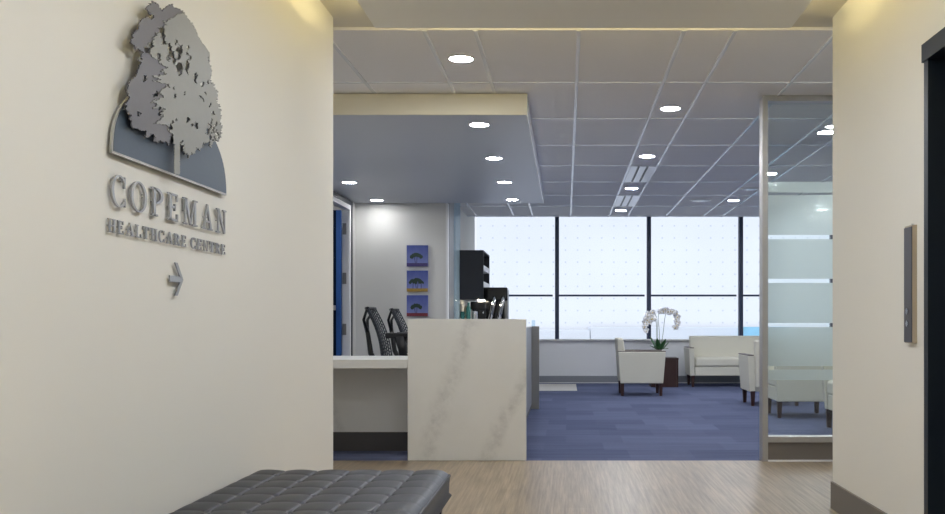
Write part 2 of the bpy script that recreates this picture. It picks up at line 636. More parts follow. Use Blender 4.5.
# ceilings
struct(B(XMIN, XMAX, YMIN, WEND, 2.758, 3.05).build('ceiling_lobby', M['plaster']), 'warm lit plaster ceiling over the lobby', 'ceiling')
struct(B(XMIN, XMAX, WEND, 5.70, 2.768, 3.05).build('ceiling_strip', M['plaster']))
struct(B(XMIN, XMAX, 5.70, 15.60, CEIL, 3.05).build('ceiling', M['tile']), 'grey tile ceiling with white grid bars', 'ceiling')
bars = Geo()
xs = []
k = -3
x = 0.69
for base in (-3.83 + 0.0, -2.33, -0.83, 0.69, 2.19, 3.69, 5.19):
    xs += [base, base + 0.30, base + 0.905]
for x in xs:
    if XMIN < x < XMAX:
        bars.box(x - 0.012, x + 0.012, 5.70, 15.60, CEIL - 0.006, CEIL)
y = 5.71 + 1.222
while y < 15.6:
    bars.box(XMIN, XMAX, y - 0.012, y + 0.012, CEIL - 0.006, CEIL)
    y += 1.222
bars.box(XMIN, XMAX, 15.585, 15.61, CEIL - 0.012, CEIL + 0.05)
struct(bars.build('trim_1', M['tbar']), 'white grid bars of the tile ceiling', 'ceiling grid')
# lobby panel with plenum
g = Geo()
g.box(-1.01, 1.19, YMIN + 0.15, 5.16, 2.60, 2.635)
g.box(-0.72, 0.90, YMIN + 0.4, 4.88, 2.635, 2.758)
struct(g.build('ceiling_panel', M['panelp']), 'dropped ceiling panel over the lobby', 'ceiling panel')
# reception soffit
struct(B(RX, -0.295, 7.26, 12.60, 2.587, CEIL - 0.006).build('ceiling_soffit', M['soffit']), 'dropped grey soffit over the reception desk', 'soffit')
struct(B(-1.58, XMAX, YWIN - 0.02, YWIN, 0, 0.012).build('trim_6', M['white']))
struct(B(RX, -0.288, 7.25, 7.26, 2.587, CEIL - 0.006).build('soffit_glow_face', M['face_glow']))  # thin sheet carrying the painted cove glow
struct(B(-0.295, -0.288, 7.26, 12.62, 2.58, CEIL - 0.006).build('trim_2', M['tbar']))

# cove light strips lie on the panel edges (out of sight from below)
for args, lb in (((-0.97, -0.94, YMIN + 0.3, 5.10), 'warm light strip on the left edge of the lobby ceiling panel'),
                 ((1.12, 1.15, YMIN + 0.3, 5.10), 'warm light strip on the right edge of the lobby ceiling panel'),
                 ((-0.90, 1.08, 5.09, 5.12), 'warm light strip on the end edge of the lobby ceiling panel')):
    o = B(args[0], args[1], args[2], args[3], 2.635, 2.65).build('cove_light', M['coveend'] if 'end edge' in lb else M['cove'])
    tag(o, lb, 'light strip', 'cove light strips')

# lift doorway on the right wall
root = empty('door_1', (WR, 3.5, 0))
root['kind'] = 'structure'
B(0.10, 0.13, -0.55, 0.60, 0, 2.16).build('lift_door', M['black'], root)
g = Geo()
g.box(-0.004, 0.10, 0.535, 0.580, 0, 2.155)
g.box(-0.004, 0.10, -0.55, -0.50, 0, 2.155)
g.build('door_frame', M['navyd'], root)
B(-0.010, 0.10, -0.57, 0.592, 2.13, 2.205).build('door_header', M['navyd'], root)

# reception doorway
root = empty('door_2', (RX, 11.8, 0))
root['kind'] = 'structure'
g = Geo()
g.box(-0.085, 0.012, 0.44, 0.50, 0, 2.52)
g.box(-0.085, 0.012, -0.52, -0.46, 0, 2.52)
g.box(-0.085, 0.012, -0.46, 0.44, 2.46, 2.52)
g.build('door_frame', M['white'], root, bevel=0.004)
g = Geo()
g.box(0.0, 0.02, -0.52, 0.56, 2.52, 2.575)
g.box(0.0, 0.02, 0.50, 0.56, 0, 2.52)
g.build('door_casing', M['navyd'], root)
leafp = B(-0.15, -0.09, 0.385, 0.43, 0.01, 2.45).build('door_leaf', M['blue'], root)
B(-0.98, -0.151, 0.39, 0.425, 0.01, 2.45).build('door_glass', M['dglass'], root)
B(-0.95, -0.152, 0.34, 0.375, 1.20, 1.26).build('push_bar', M['alu'], root)
for hz in (2.22, 1.60, 0.96):
    B(-0.080, -0.035, 0.425, 0.44, hz - 0.07, hz + 0.07).build('hinge', M['alud'], root)

# windows
root = empty('window_1', (0, YWIN, 0))
root['kind'] = 'structure'
mulx = [PX(557, YWIN) + 1.593 * k for k in range(-1, 5)]
B(-1.58, XMAX, -0.06, 0.15, 0.735, 0.762).build('window_sill', M['white'], root, bevel=0.004)
for i, mx in enumerate(mulx):
    if mx > -1.58:
        B(mx - 0.035, mx + 0.035, -0.02, 0.10, 0.762, 3.05).build('mullion', M['navy'], root, bevel=0.003)
for a, b in zip([-1.58] + mulx[1:], mulx[1:] + [XMAX]):
    if b - a < 0.2:
        continue
    B(a + 0.03, b - 0.075, 0.015, 0.07, 1.50, 1.533).build('transom', M['navy'], root)
    B(a + 0.03, b - 0.03, 0.045, 0.051, 0.762, 1.50).build('pane', M['wglass'], root)
    B(a + 0.03, b - 0.03, 0.045, 0.051, 1.533, 3.05).build('pane', M['wglass'], root)

# outside
tag(B(-16, 22, 30.0, 31.0, -4, 11).build('concrete_building', M['facade']), 'pale concrete building wall dotted with small holes beyond the windows', 'building')
struct(B(-30, 40, 17.1, 31, -4.2, -4.0).build('ground', M['ground']))
g = Geo()
g.box(0.66, 12, 26.0, 29.9, -4, PZ(327.5, 26.0))
g.box(-8, 0.64, 26.3, 29.9, -4, PZ(330.5, 26.3))
o = g.build('low_roof', M['roof'])
tag(o, 'low pale roof ledge in front of the concrete building', 'roof')
tag(B(PX(744, 24.5), PX(790, 24.5), 24.5, 25.4, -4, PZ(327, 24.5)).build('roof_tank', M['pool']), 'light blue block outside behind the sofa corner', 'tank')

# glass partition
P0, P1, PD = 1.475, 3.0, 7.325
root = empty('glass_partition', (P0, PD, 0))
struct(root, 'aluminium framed glass partition with frosted bands beside the right wall', 'glass partition')
Lw = P1 - P0
B(0, 0.042, 0, 0.12, 0, CEIL - 0.001).build('post', M['alu'], root, bevel=0.002)
B(Lw - 0.042, Lw, 0, 0.12, 0, CEIL - 0.001).build('post', M['alu'], root, bevel=0.002)
B(0.042, Lw - 0.042, 0, 0.12, CEIL - 0.043, CEIL - 0.001).build('head_rail', M['alu'], root)
B(0.042, Lw - 0.042, 0, 0.12, 0.143, 0.186).build('bottom_rail', M['alu'], root, bevel=0.002)
B(0.042, Lw - 0.042, 0.012, 0.108, 0.012, 0.143).build('kick_panel', M['base'], root)
B(0.042, Lw - 0.042, -0.004, 0.12, 0.0, 0.012).build('floor_track', M['white'], root)
B(0.042, Lw - 0.042, 0.055, 0.065, 0.186, CEIL - 0.048).build('pane', M['glass'], root)
edges = [2.106, 2.025, 2.008, 1.706, 1.673, 1.374, 1.343, 1.040, 1.009, 0.714, 0.688, 0.609]
for t, bt in zip(edges[0::2], edges[1::2]):
    B(0.042, Lw - 0.042, 0.052, 0.0545, bt, t).build('frosted_band', M['frost'], root)

# ------------------------------------------------------------------ ceiling fittings
def downlight(x, y, z, label, lm, group, r=0.075, drop=0.0):
    o = empty('ceiling_downlight', (x, y, z), label, 'ceiling light', group)
    g = Geo()
    g.lathe([(r + 0.012, 0), (r + 0.012, -0.004), (r + 0.004, -0.007), (r - 0.002, -0.004), (r - 0.002, 0)], n=32)
    g.build('trim_ring', M['white'], o, smooth=True)
    Geo().lathe([(r - 0.003, -0.0042), (r - 0.003, -0.0055)], n=32).build('lamp_disc', lm, o)
    return o


zs = 2.587
for i, (y, lb) in enumerate(((7.60, 'nearest'), (9.15, 'second'), (10.70, 'third'), (12.22, 'farthest'))):
    downlight(-0.675, y, zs, f'round downlight in the reception soffit, {lb} of its right row', M['lamps'], 'soffit downlights')
for y, lb in ((7.70, 'round downlight in the reception soffit, nearest of its left row, behind the sign wall'),
              (9.22, 'round downlight in the reception soffit, second of its left row, behind the sign wall'),
              (10.76, 'round downlight in the reception soffit, left row, near the open blue door'),
              (12.32, 'round downlight in the reception soffit, left row, close to the picture wall')):
    downlight(-2.38, y - 0.04, zs, lb, M['lamps'], 'soffit downlights')
zc = CEIL - 0.002
downlight(-0.677, 6.30, zc, 'round downlight in the tile ceiling in front of the soffit', M['lamp'], 'tile ceiling downlights')
for y, lb in ((7.76, 'nearest'), (9.98, 'second'), (12.36, 'third'), (14.77, 'farthest, by the windows,')):
    downlight(0.83, y, zc, f'round downlight in the middle ceiling strip, {lb} of its row', M['lamp'], 'tile ceiling downlights')
for y, lb in ((8.73, 'nearest, seen through the glass partition'), (11.15, 'second, beside the partition post'), (13.57, 'farthest, left of the partition')):
    downlight(2.33, y, zc, f'round downlight in the right ceiling strip, {lb}', M['lamp'], 'tile ceiling downlights')
for y, lb in ((9.9, 'near'), (12.3, 'middle'), (14.7, 'far')):
    downlight(3.85, y, zc, f'round downlight in the ceiling strip beyond the partition, {lb} one', M['lamp'], 'tile ceiling downlights')
downlight(2.33, 6.30, zc, 'round downlight in front of the glass partition, behind the right wall', M['lamp'], 'tile ceiling downlights')
downlight(-3.7, 11.6, zc, 'added unseen downlight brightening the side room behind the blue door', M['lamp'], 'tile ceiling downlights')  # lamp added out of sight so the side room is not dark
for y, lb in ((3.9, 'nearest the tile ceiling'), (2.2, 'above the bench'), (0.4, 'above the camera'), (-0.9, 'by the rear wall')):
    downlight(0.09, y, 2.60, f'round downlight in the lobby ceiling panel, {lb}', M['lampl'], 'lobby downlights')

for (x, y, r, lb) in ((1.868, 13.55, 0.15, 'flat round white speaker in the ceiling near the windows'),
                      (2.34, 12.40, 0.12, 'flat round white speaker in the ceiling left of the partition post'),
                      (2.36, 8.38, 0.085, 'small round white speaker behind the glass partition by the wall')):
    o = empty('ceiling_speaker', (x, y, zc), lb, 'speaker', 'ceiling speakers')
    Geo().lathe([(r, 0), (r, -0.006), (r - 0.012, -0.010), (r - 0.02, -0.010)], n=32).build('rim', M['white'], o, smooth=True)
    Geo().lathe([(r - 0.02, -0.0098), (r * 0.5, -0.014), (0.001, -0.016)], n=32).build('grille', M['tbar'], o, smooth=True)

for (ya, yb, lb) in ((10.60, 11.80, 'white slot air vent in the ceiling strip, nearer one'),
                     (13.02, 14.24, 'white slot air vent in the ceiling strip, one nearer the windows')):
    o = empty('air_vent', (0.84, (ya + yb) / 2, CEIL), lb, 'air vent', 'ceiling air vents')
    h = (yb - ya) / 2 - 0.012
    B(-0.137, 0.137, -h, h, -0.005, 0).build('vent_backing', M['plastic'], o)
    g = Geo()
    for x0, x1 in ((-0.137, -0.060), (-0.034, 0.034), (0.060, 0.137)):
        g.box(x0, x1, -h, h, -0.010, -0.005)
    g.build('vent_blade', M['tbar'], o)

# ------------------------------------------------------------------ sign on the left wall
def ring(cx, cy, rx, ry, tx, ty, a0, a1, n=22):
    out = []
    for i in range(n):
        q = []
        for a, rr in ((a0 + (a1 - a0) * i / n, 1), (a0 + (a1 - a0) * (i + 1) / n, 1), (a0 + (a1 - a0) * (i + 1) / n, 0), (a0 + (a1 - a0) * i / n, 0)):
            a = math.radians(a)
            ex, ey = (rx, ry) if rr else (rx - tx, ry - ty)
            q.append((cx + ex * math.cos(a), cy + ey * math.sin(a)))
        out.append(q)
    return out


def R_(x0, y0, x1, y1):
    return [(x0, y0), (x1, y0), (x1, y1), (x0, y1)]


GLY = {
    'H': (0.85, [R_(.1, 0, .24, 1), R_(.61, 0, .75, 1), R_(.0, 0, .37, .07), R_(.48, 0, .85, .07), R_(.0, .93, .37, 1), R_(.48, .93, .85, 1), R_(.27, .46, .58, .54)]),
    'E': (0.74, [R_(.1, 0, .24, 1), R_(.0, 0, .70, .075), R_(.0, .925, .68, 1), R_(.27, .46, .52, .54), R_(.62, .73, .68, 1), R_(.64, 0, .70, .27), R_(.47, .37, .53, .63)]),
    'A': (0.98, [[(.10, 0), (.18, 0), (.50, .93), (.47, 1.02)], [(.45, 1.02), (.53, 1.02), (.90, 0), (.75, 0)], R_(.22, .29, .74, .36), R_(.0, 0, .29, .06), R_(.59, 0, .98, .06)]),
    'L': (0.72, [R_(.1, 0, .24, 1), R_(.0, 0, .70, .075), R_(.0, .93, .37, 1), R_(.64, 0, .70, .30)]),
    'T': (0.80, [R_(.31, 0, .49, 1), R_(.0, .925, .80, 1), R_(.0, .72, .06, 1), R_(.74, .72, .80, 1), R_(.2, 0, .60, .07)]),
    'C': (0.84, ring(.46, .5, .46, .52, .13, .05, 42, 318) + [R_(.74, .63, .80, 1.0), [(.74, .1), (.80, .02), (.80, .30), (.75, .28)]]),
    'O': (0.94, ring(.47, .5, .47, .52, .13, .05, 0, 360, 32)),
    'P': (0.76, [R_(.1, 0, .24, 1), R_(.0, 0, .38, .07), R_(.0, .93, .3, 1)] + ring(.27, .72, .47, .28, .16, .07, -90, 90, 14)),
    'R': (0.90, [R_(.1, 0, .24, 1), R_(.0, 0, .38, .07), R_(.0, .93, .3, 1), [(.36, .48), (.53, .48), (.86, 0), (.67, 0)], R_(.64, 0, .92, .06)] + ring(.27, .73, .43, .27, .15, .07, -90, 90, 14)),
    'M': (1.12, [R_(.12, 0, .19, 1), R_(.86, 0, .99, 1), [(.10, 1), (.24, 1), (.60, .0), (.53, .0)], [(.84, 1), (.90, 1), (.58, 0), (.53, 0)], R_(.0, 0, .31, .06), R_(.74, 0, 1.12, .06), R_(.0, .94, .29, 1), R_(.84, .94, 1.12, 1)]),
    'N': (0.96, [R_(.13, 0, .20, 1), R_(.76, 0, .83, 1), [(.06, 1), (.22, 1), (.83, 0), (.74, 0)], R_(.0, 0, .33, .06), R_(.0, .94, .27, 1), R_(.63, .94, .96, 1)]),
}


def letter(ch, d0, d1, z0, z1, t, gap, label, group):
    gw, strokes = GLY[ch]
    q = 1.295 / 1.28
    d0, d1, z0, z1 = d0 * q, d1 * q, EYE + (z0 - EYE) * q, EYE + (z1 - EYE) * q
    d0, d1 = (v + 0.019 * (3.73 - v) / 0.97 for v in (d0, d1))
    sx, sz = (d1 - d0) / gw, (z1 - z0)
    g = Geo()
    x0 = gap
    for st in strokes:
        g.prism([(p[0] * sx, p[1] * sz) for p in st], lambda p: (x0, p[0], p[1]), lambda p: (x0 + t, p[0], p[1]))
    # fixing pins into the wall
    st = strokes[0]
    cx = sum(p[0] for p in st) / len(st) * sx
    cz = sum(p[1] for p in st) / len(st) * sz
    g.box(0, gap + 0.002, cx - 0.0015, cx + 0.0015, cz - 0.0015, cz + 0.0015)
    st = strokes[1]
    cx = sum(p[0] for p in st) / len(st) * sx
    cz = sum(p[1] for p in st) / len(st) * sz
    g.box(0, gap + 0.002, cx - 0.0015, cx + 0.0015, cz - 0.0015, cz + 0.0015)
    o = g.build('sign_letter', M['steel'])
    o.location = (WL, d0, z0)
    tag(o, label, 'sign letter', group)
    return o


for ch, a, b in (('C', 2.735, 2.828), ('O', 2.86, 2.972), ('P', 3.01, 3.097), ('E', 3.135, 3.22), ('M', 3.264, 3.390), ('A', 3.437, 3.54), ('N', 3.583, 3.684)):
    letter(ch, a, b, 1.374, 1.463, 0.007, 0.007, f'large raised metal letter {ch} in the upper row of the wall sign', 'large sign letters')
small = []
d = 2.724
ordn = {'H': ['first', 'second'], 'E': ['first', 'second', 'third', 'last'], 'A': ['first', 'second'], 'C': ['first', 'second'], 'R': ['first', 'second'], 'T': ['first', 'second']}
cnt = {}
for word, da, db in (('HEALTHCARE', 2.724, 3.298), ('CENTRE', 3.342, 3.684)):
    tot = sum(GLY[c][0] for c in word) + 0.30 * (len(word) - 1)
    s = (db - da) / tot
    d = da
    for c in word:
        i = cnt.get(c, 0)
        cnt[c] = i + 1
        wd = GLY[c][0] * s
        which = (ordn[c][i] + ' ' + c if c in ordn else 'only ' + c)
        letter(c, d, d + wd, 1.297, 1.335, 0.005, 0.005, f'small raised metal letter, {which} of the lower sign row', 'small sign letters')
        d += wd + 0.30 * s
# arrow
g = Geo()
ad0, ad1, az, ah = 3.196, 3.306, 1.186, 0.055
for st in ([(0, az - .010), (ad1 - ad0 - .02, az - .010), (ad1 - ad0 - .02, az + .010), (0, az + .010)],
           [(.042, az + ah), (.062, az + ah), (.110, az), (.090, az)],
           [(.042, az - ah), (.090, az), (.110, az), (.062, az - ah)]):
    g.prism(st, lambda p: (0.009, p[0], p[1]), lambda p: (0.014, p[0], p[1]))
g.box(0, 0.0095, 0.05, 0.058, az - .004, az + .004)
g.box(0, 0.0095, 0.088, 0.094, az - .004, az + .004)
o = g.build('sign_arrow', M['steel'])
o.location = (WL, ad0, 0)
tag(o, 'raised metal arrow pointing right beneath the sign letters', 'sign arrow')

# tree emblem
root = empty('tree_emblem', (WL, 3.2, 1.525), 'metal tree emblem on a slate blue dome plate above the sign letters', 'wall sign')
cD, hw, hh = 3.246, 0.468, 0.255


def dome(k, inset):
    pts = []
    for i in range(41):
        a = PI - PI * i / 40
        c, s_ = math.cos(a), math.sin(a)
        e = 0.86
        pts.append((cD + (hw - inset) * math.copysign(abs(c) ** e, c), inset + (hh - 2 * inset) * abs(s_) ** e))
    return pts


wp = lambda off: (lambda u, v, wv: Vector((off + wv, u - 3.2, v)))
plate([dome(0, 0.0)], 0.008, wp(0.010)).build('dome_rim', M['alu'], root)
plate([dome(0, 0.007)], 0.003, wp(0.0165)).build('dome_plate', M['slate'], root)
B(0, 0.0105, -0.3, 0.3, 0.03, 0.12).build('mount', M['alud'], root)


def topix(pts, ox, oy, sc):
    return [(ox + p[0] / sc, oy + p[1] / sc) for p in pts]


XF = WL + 0.040


def todz(p):
    D = -XF * F / (566 - p[0])
    return (D, EYE + (323 - p[1]) * D / F - 1.525)


right_top = topix([(285, -6), (300, 20), (325, 25), (340, 55), (372, 95), (395, 60), (430, 40), (465, 30), (475, 65), (510, 75), (540, 98), (560, 115), (580, 150), (605, 180), (635, 220), (640, 240), (660, 260), (670, 300), (690, 330), (715, 370), (740, 410), (755, 440), (770, 470), (766, 514)], 120, 0, 8.56)
right_mid = topix([(615, 60), (628, 100), (622, 140), (625, 180), (655, 215), (675, 270), (668, 320), (690, 370), (697, 420), (690, 480)], 120, 55, 6.855)
low = topix([(570, 150), (568, 200), (555, 240), (540, 232), (525, 265), (510, 240), (490, 245), (470, 285), (455, 270), (440, 300), (430, 290), (420, 320), (410, 295), (400, 300), (390, 260), (376, 240), (373, 300), (374, 396), (347, 392), (349, 300), (343, 205), (330, 230), (322, 266), (312, 240), (300, 247), (285, 232), (272, 246), (258, 240), (264, 212), (240, 205), (232, 225), (212, 218), (222, 188), (190, 186), (160, 178), (152, 168), (155, 150), (140, 132), (150, 120), (130, 95), (122, 84)], 100, 90, 4.674)
left_mid = topix([(50, 340), (70, 290), (58, 230), (80, 180), (115, 140), (135, 100), (150, 50), (140, 35), (158, 12)], 120, 55, 6.855)
left_top = topix([(180, 490), (205, 440), (160, 415), (150, 440), (130, 378), (102, 372), (110, 330), (132, 318), (112, 300), (130, 280), (160, 255), (170, 205), (190, 175), (215, 150), (245, 145), (285, 158), (262, 120), (245, 90), (225, 75), (250, 45), (275, 30)], 120, 0, 8.56)


def inpoly(p, poly):
    c = False
    j = len(poly) - 1
    for i in range(len(poly)):
        a, b = poly[i], poly[j]
        if (a[1] > p[1]) != (b[1] > p[1]) and p[0] < (b[0] - a[0]) * (p[1] - a[1]) / (b[1] - a[1]) + a[0]:
            c = not c
        j = i
    return c


# leafy cut-outs (centre, radius, slant)
hl = [(162.5, 30, 1.9), (163, 36, 2.2), (164, 42, 1.5), (168.5, 46, 1.7), (170, 50, 2.2), (172.5, 55, 2.2), (169, 57.5, 1.7), (176.5, 42, 1.3), (177.5, 50, 1.7), (181, 52, 1.6), (180, 47, 1.2),
      (179, 57, 1.7), (187, 53, 1.1), (188.5, 47, 1.0), (179.5, 67, 2.9), (180, 71, 2.2), (187.5, 62, 1.6), (187, 67, 1.9), (187.5, 72, 1.5), (190, 58, 1.2), (195.5, 77, 1.7), (195, 81, 1.1), (174, 61, 1.5),
      (203, 84, 1.6), (208, 82, 1.2), (145.5, 79, 1.7), (157.5, 94, 1.7), (155, 95.5, 1.1), (168.5, 86.5, 1.3), (174, 88.5, 0.9), (176, 96, 1.1), (184.5, 93, 0.8),
      (206, 93, 0.9), (210, 105, 1.2), (212.5, 113, 1.1), (160, 108, 1.2), (160.3, 113.5, 1.3), (172.5, 122, 0.9), (176, 119, 1.0), (188, 120, 1.4), (192.5, 124.5, 0.9), (196.5, 126, 1.5),
      (209, 126.5, 1.5), (212, 122, 1.3), (216, 124, 1.2), (208, 131, 1.5), (212.5, 130, 1.6), (216.5, 132, 1.4), (210, 137, 1.4), (214, 138, 1.4), (218, 137, 1.0), (183, 142, 1.1), (171, 127, 1.5),
      (202.5, 99, 0.9), (200, 97, 0.8), (139, 114, 1.4), (149, 50, 1.5), (151, 45.5, 1.8), (147, 49.5, 1.5), (159, 57, 2.0), (152.5, 17, 1.2)]
from mathutils import noise as mnoise


def leafy(poly, t, off, m, name, h=0.55, amp=1.0, top=0.0):
    xa, xb = min(p[0] for p in poly) - 2, max(p[0] for p in poly) + 2
    ya, yb = min(p[1] for p in poly) - 2, max(p[1] for p in poly) + 2
    nx, ny = int((xb - xa) / h), int((yb - ya) / h)
    g = Geo()
    vs_ = {}
    rnd = random.Random(3)

    def V(i, j):
        if (i, j) not in vs_:
            D, z = todz((xa + (i + rnd.uniform(-.3, .3)) * h, ya + (j + rnd.uniform(-.3, .3)) * h))
            vs_[(i, j)] = g.bm.verts.new((off, D - 3.2, z))
        return vs_[(i, j)]
    for j in range(ny):
        for i in range(nx):
            x, y = xa + (i + .5) * h, ya + (j + .5) * h
            q = Vector((x, y, 0))
            stem_ = 172.5 < x < 182 and y > 146
            k = 0.15 if stem_ else amp
            w1 = mnoise.noise_vector(q * 0.32) * 1.5 * k + mnoise.noise_vector(q * 0.9 + Vector((9, 4, 2))) * 1.5 * k
            px, py = x + w1.x, y + w1.y
            if not inpoly((px, py), poly):
                continue
            if any((px - a) ** 2 * 1.3 + ((py - b) * 0.6) ** 2 < r * r * 1.35 for a, b, r in hl):
                continue
            g.bm.faces.new((V(i, j), V(i + 1, j), V(i + 1, j + 1), V(i, j + 1)))
    ret = bmesh.ops.extrude_face_region(g.bm, geom=list(g.bm.faces))
    for v in ret['geom']:
        if isinstance(v, bmesh.types.BMVert):
            v.co.x += t
    return g.build(name, m, root)


full = right_top + right_mid + low[:16] + low[20:] + left_mid + left_top
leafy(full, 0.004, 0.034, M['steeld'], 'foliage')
# paler front layer: right-hand two thirds and the trunk
lead = topix([(540, 110), (500, 118), (470, 135), (430, 165), (370, 190), (400, 215), (330, 240), (390, 262), (300, 285), (330, 300), (285, 320), (300, 345), (230, 370), (290, 388), (215, 400), (260, 440), (270, 480), (300, 500)], 120, 0, 8.56)
lead2 = topix([(330, 90), (280, 110), (320, 130), (215, 150), (300, 165), (230, 180), (330, 200), (300, 235), (270, 250), (300, 290), (215, 320), (260, 340), (215, 365), (310, 370), (270, 400), (300, 430), (230, 470), (330, 480)], 120, 55, 6.855)
lead3 = [(168.5, 130), (171, 133), (173.5, 134)]
inset = lambda pts, dx: [(p[0] + dx, p[1]) for p in pts]
front = inset(right_top[10:], -0.6) + inset(right_mid, -0.6) + inset(low[:16], -0.4) + low[16:21] + lead3[::-1] + lead2[::-1] + lead[::-1]
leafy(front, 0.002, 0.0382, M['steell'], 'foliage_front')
B(0.018, 0.0345, -0.05, -0.03, 0.16, 0.20).build('mount', M['alud'], root)
B(0, 0.0345, -0.10, -0.08, 0.38, 0.40).build('mount', M['alud'], root)

# call panel on the right wall
root = empty('call_panel', (WR, 4.217, 0.953), 'narrow vertical dark grey call panel with two buttons on the right wall', 'call panel')
B(-0.020, 0, -0.047, 0.047, 0, 0.507).build('back_box', M['beige'], root)
B(-0.024, -0.020, -0.047, 0.047, 0.004, 0.50).build('face_plate', M['panel'], root, bevel=0.001)
for bz in (0.085, 0.138):
    g = Geo()
    g.tube([(-0.0245, 0.0, bz), (-0.029, 0.0, bz)], 0.014, 16)
    g.build('button', M['chrome'], root, smooth=False)
g = Geo()
g.tube([(-0.012, -0.03, 0.507), (-0.012, -0.03, 0.513)], 0.006, 10)
g.build('screw', M['chrome'], root)

# ------------------------------------------------------------------ reception counter
root = empty('reception_counter', (-0.75, 7.38, 0), 'tall cream marble reception counter with grey veins', 'reception counter')
B(-0.447, 0.449, 0, 0.05, 0, PZ(319, 7.38)).build('marble_end_slab', M['marble'], root, bevel=0.002)
B(-0.25, -0.20, 0.05, 4.42, 0.0, 0.99).build('inner_wall', M['marble'], root)
B(0.28, 0.335, 0.05, 4.42, 0.06, 0.99).build('side_panel', M['cside'], root)
B(0.27, 0.325, 0.05, 4.42, 0.0, 0.06).build('plinth', M['kick'], root)
B(-0.25, 0.34, 0.05, 4.42, 0.99, 1.0).build('counter_top', M['marble'], root)
B(-0.25, 0.425, 4.42, 4.50, 0, 1.0).build('end_panel', M['alud'], root)
B(0.335, 0.375, 4.43, 4.47, 1.0, 1.075).build('glass_post', M['bglass'], root)

root = empty('reception_desk', (-1.96, 7.40, 0), 'low marble topped reception desk with a dark recess below', 'reception desk')
B(-0.755, 0.76, 0.0, 0.86, 0.695, 0.763).build('worktop', M['marble'], root, bevel=0.002)
B(-0.755, 0.76, 0.53, 0.58, 0.154, 0.695).build('modesty_panel', M['marble'], root)
B(-0.755, 0.76, 0.54, 0.58, 0.0, 0.154).build('plinth', M['kick'], root)


# ------------------------------------------------------------------ drafting chairs behind the desk
def make_stool():
    root = empty('drafting_chair', (0, 0, 0), 'x', 'office chair', 'mesh back chairs')
    # faces +x ; back at -x
    B(-0.22, 0.24, -0.24, 0.24, 0.66, 0.72).build('seat', M['plastic'], root, bevel=0.025, seg=3)
    g = Geo()

    def bp(u, v):   # u across -1..1, v up 0..1
        wdt = 0.225 - 0.05 * v
        return Vector((-0.20 - 0.15 * v - 0.05 * (1 - u * u) + 0.03 * math.sin(PI * v), u * wdt, 0.72 + 0.46 * v))
    for i in range(13):
        u = -1 + 2 * i / 12
        g.tube([bp(u, v / 8) for v in range(9)], 0.006, 5)
    for j in range(15):
        v = j / 14
        g.tube([bp(-1 + 2 * i / 8, min(1, v + 0.05 * (i % 2))) for i in range(9)], 0.0055, 5)
    g.build('mesh_back', M['mesh'], root, smooth=True)
    Geo().tube([bp(-1 + 2 * i / 8, 1) for i in range(9)], 0.014, 8).build('top_rail', M['plastic'], root, smooth=True)
    g = Geo()
    g.tube([(-0.10, 0, 0.62), (-0.30, 0, 0.64), (-0.36, 0, 0.75), (-0.385, 0, 0.92), (-0.40, 0, 1.00)], [.03, .03, .026, .022, .02], 8)
    for sgn in (-1, 1):
        g.tube([(-0.395, 0, 0.96), (-0.41, sgn * 0.09, 1.07), (-0.365, sgn * 0.165, 1.165)], [.02, .014, .012], 8)
    g.build('back_tower', M['plastic'], root, smooth=True)
    for sgn in (-1, 1):
        B(-0.16, 0.14, sgn * 0.285 - 0.045, sgn * 0.285 + 0.045, 0.900, 0.950).build('armrest', M['plastic'], root, bevel=0.012, seg=3)
        g = Geo()
        g.tube([(0.0, sgn * 0.20, 0.66), (0.0, sgn * 0.285, 0.68), (-0.01, sgn * 0.29, 0.80), (-0.03, sgn * 0.287, 0.915)], [.03, .036, .042, .06], 8)
        g.build('arm_post', M['plastic'], root, smooth=True)
    Geo().tube([(0, 0, 0.10), (0, 0, 0.40), (0, 0, 0.66)], [.03, .026, .02], 12).build('gas_column', M['plastic'], root, smooth=True)
    g = Geo()
    g.tube([(0.23 * math.cos(a * PI / 12), 0.23 * math.sin(a * PI / 12), 0.28) for a in range(24)], 0.012, 8, closed=True)
    for a in (0, 2 * PI / 3, 4 * PI / 3):
        g.tube([(0.02 * math.cos(a), 0.02 * math.sin(a), 0.28), (0.23 * math.cos(a), 0.23 * math.sin(a), 0.28)], 0.009, 8)
    g.build('foot_ring', M['chrome'], root, smooth=True)
    for k in range(5):
        a = 2 * PI * k / 5 + 0.3
        c, s_ = math.cos(a), math.sin(a)
        Geo().tube([(0.02 * c, 0.02 * s_, 0.11), (0.30 * c, 0.30 * s_, 0.075)], [.028, .018], 8).build('base_arm', M['plastic'], root, smooth=True)
        g = Geo()
        g.tube([(0.30 * c - 0.02 * s_, 0.30 * s_ + 0.02 * c, 0.03), (0.30 * c + 0.02 * s_, 0.30 * s_ - 0.02 * c, 0.03)], 0.03, 12)
        g.tube([(0.30 * c, 0.30 * s_, 0.05), (0.30 * c, 0.30 * s_, 0.075)], 0.012, 8)
        g.build('caster', M['plastic'], root)
    return root


st = make_stool()
st.location = (-1.50, 9.30, 0)
tag(st, 'black mesh back office chair behind the low desk, nearer and left one', 'office chair', 'mesh back chairs')
s2 = copy_tree(st)
s2.location = (-1.44, 10.25, 0)
tag(s2, 'black mesh back office chair behind the low desk, farther one beside the marble slab', 'office chair', 'mesh back chairs')

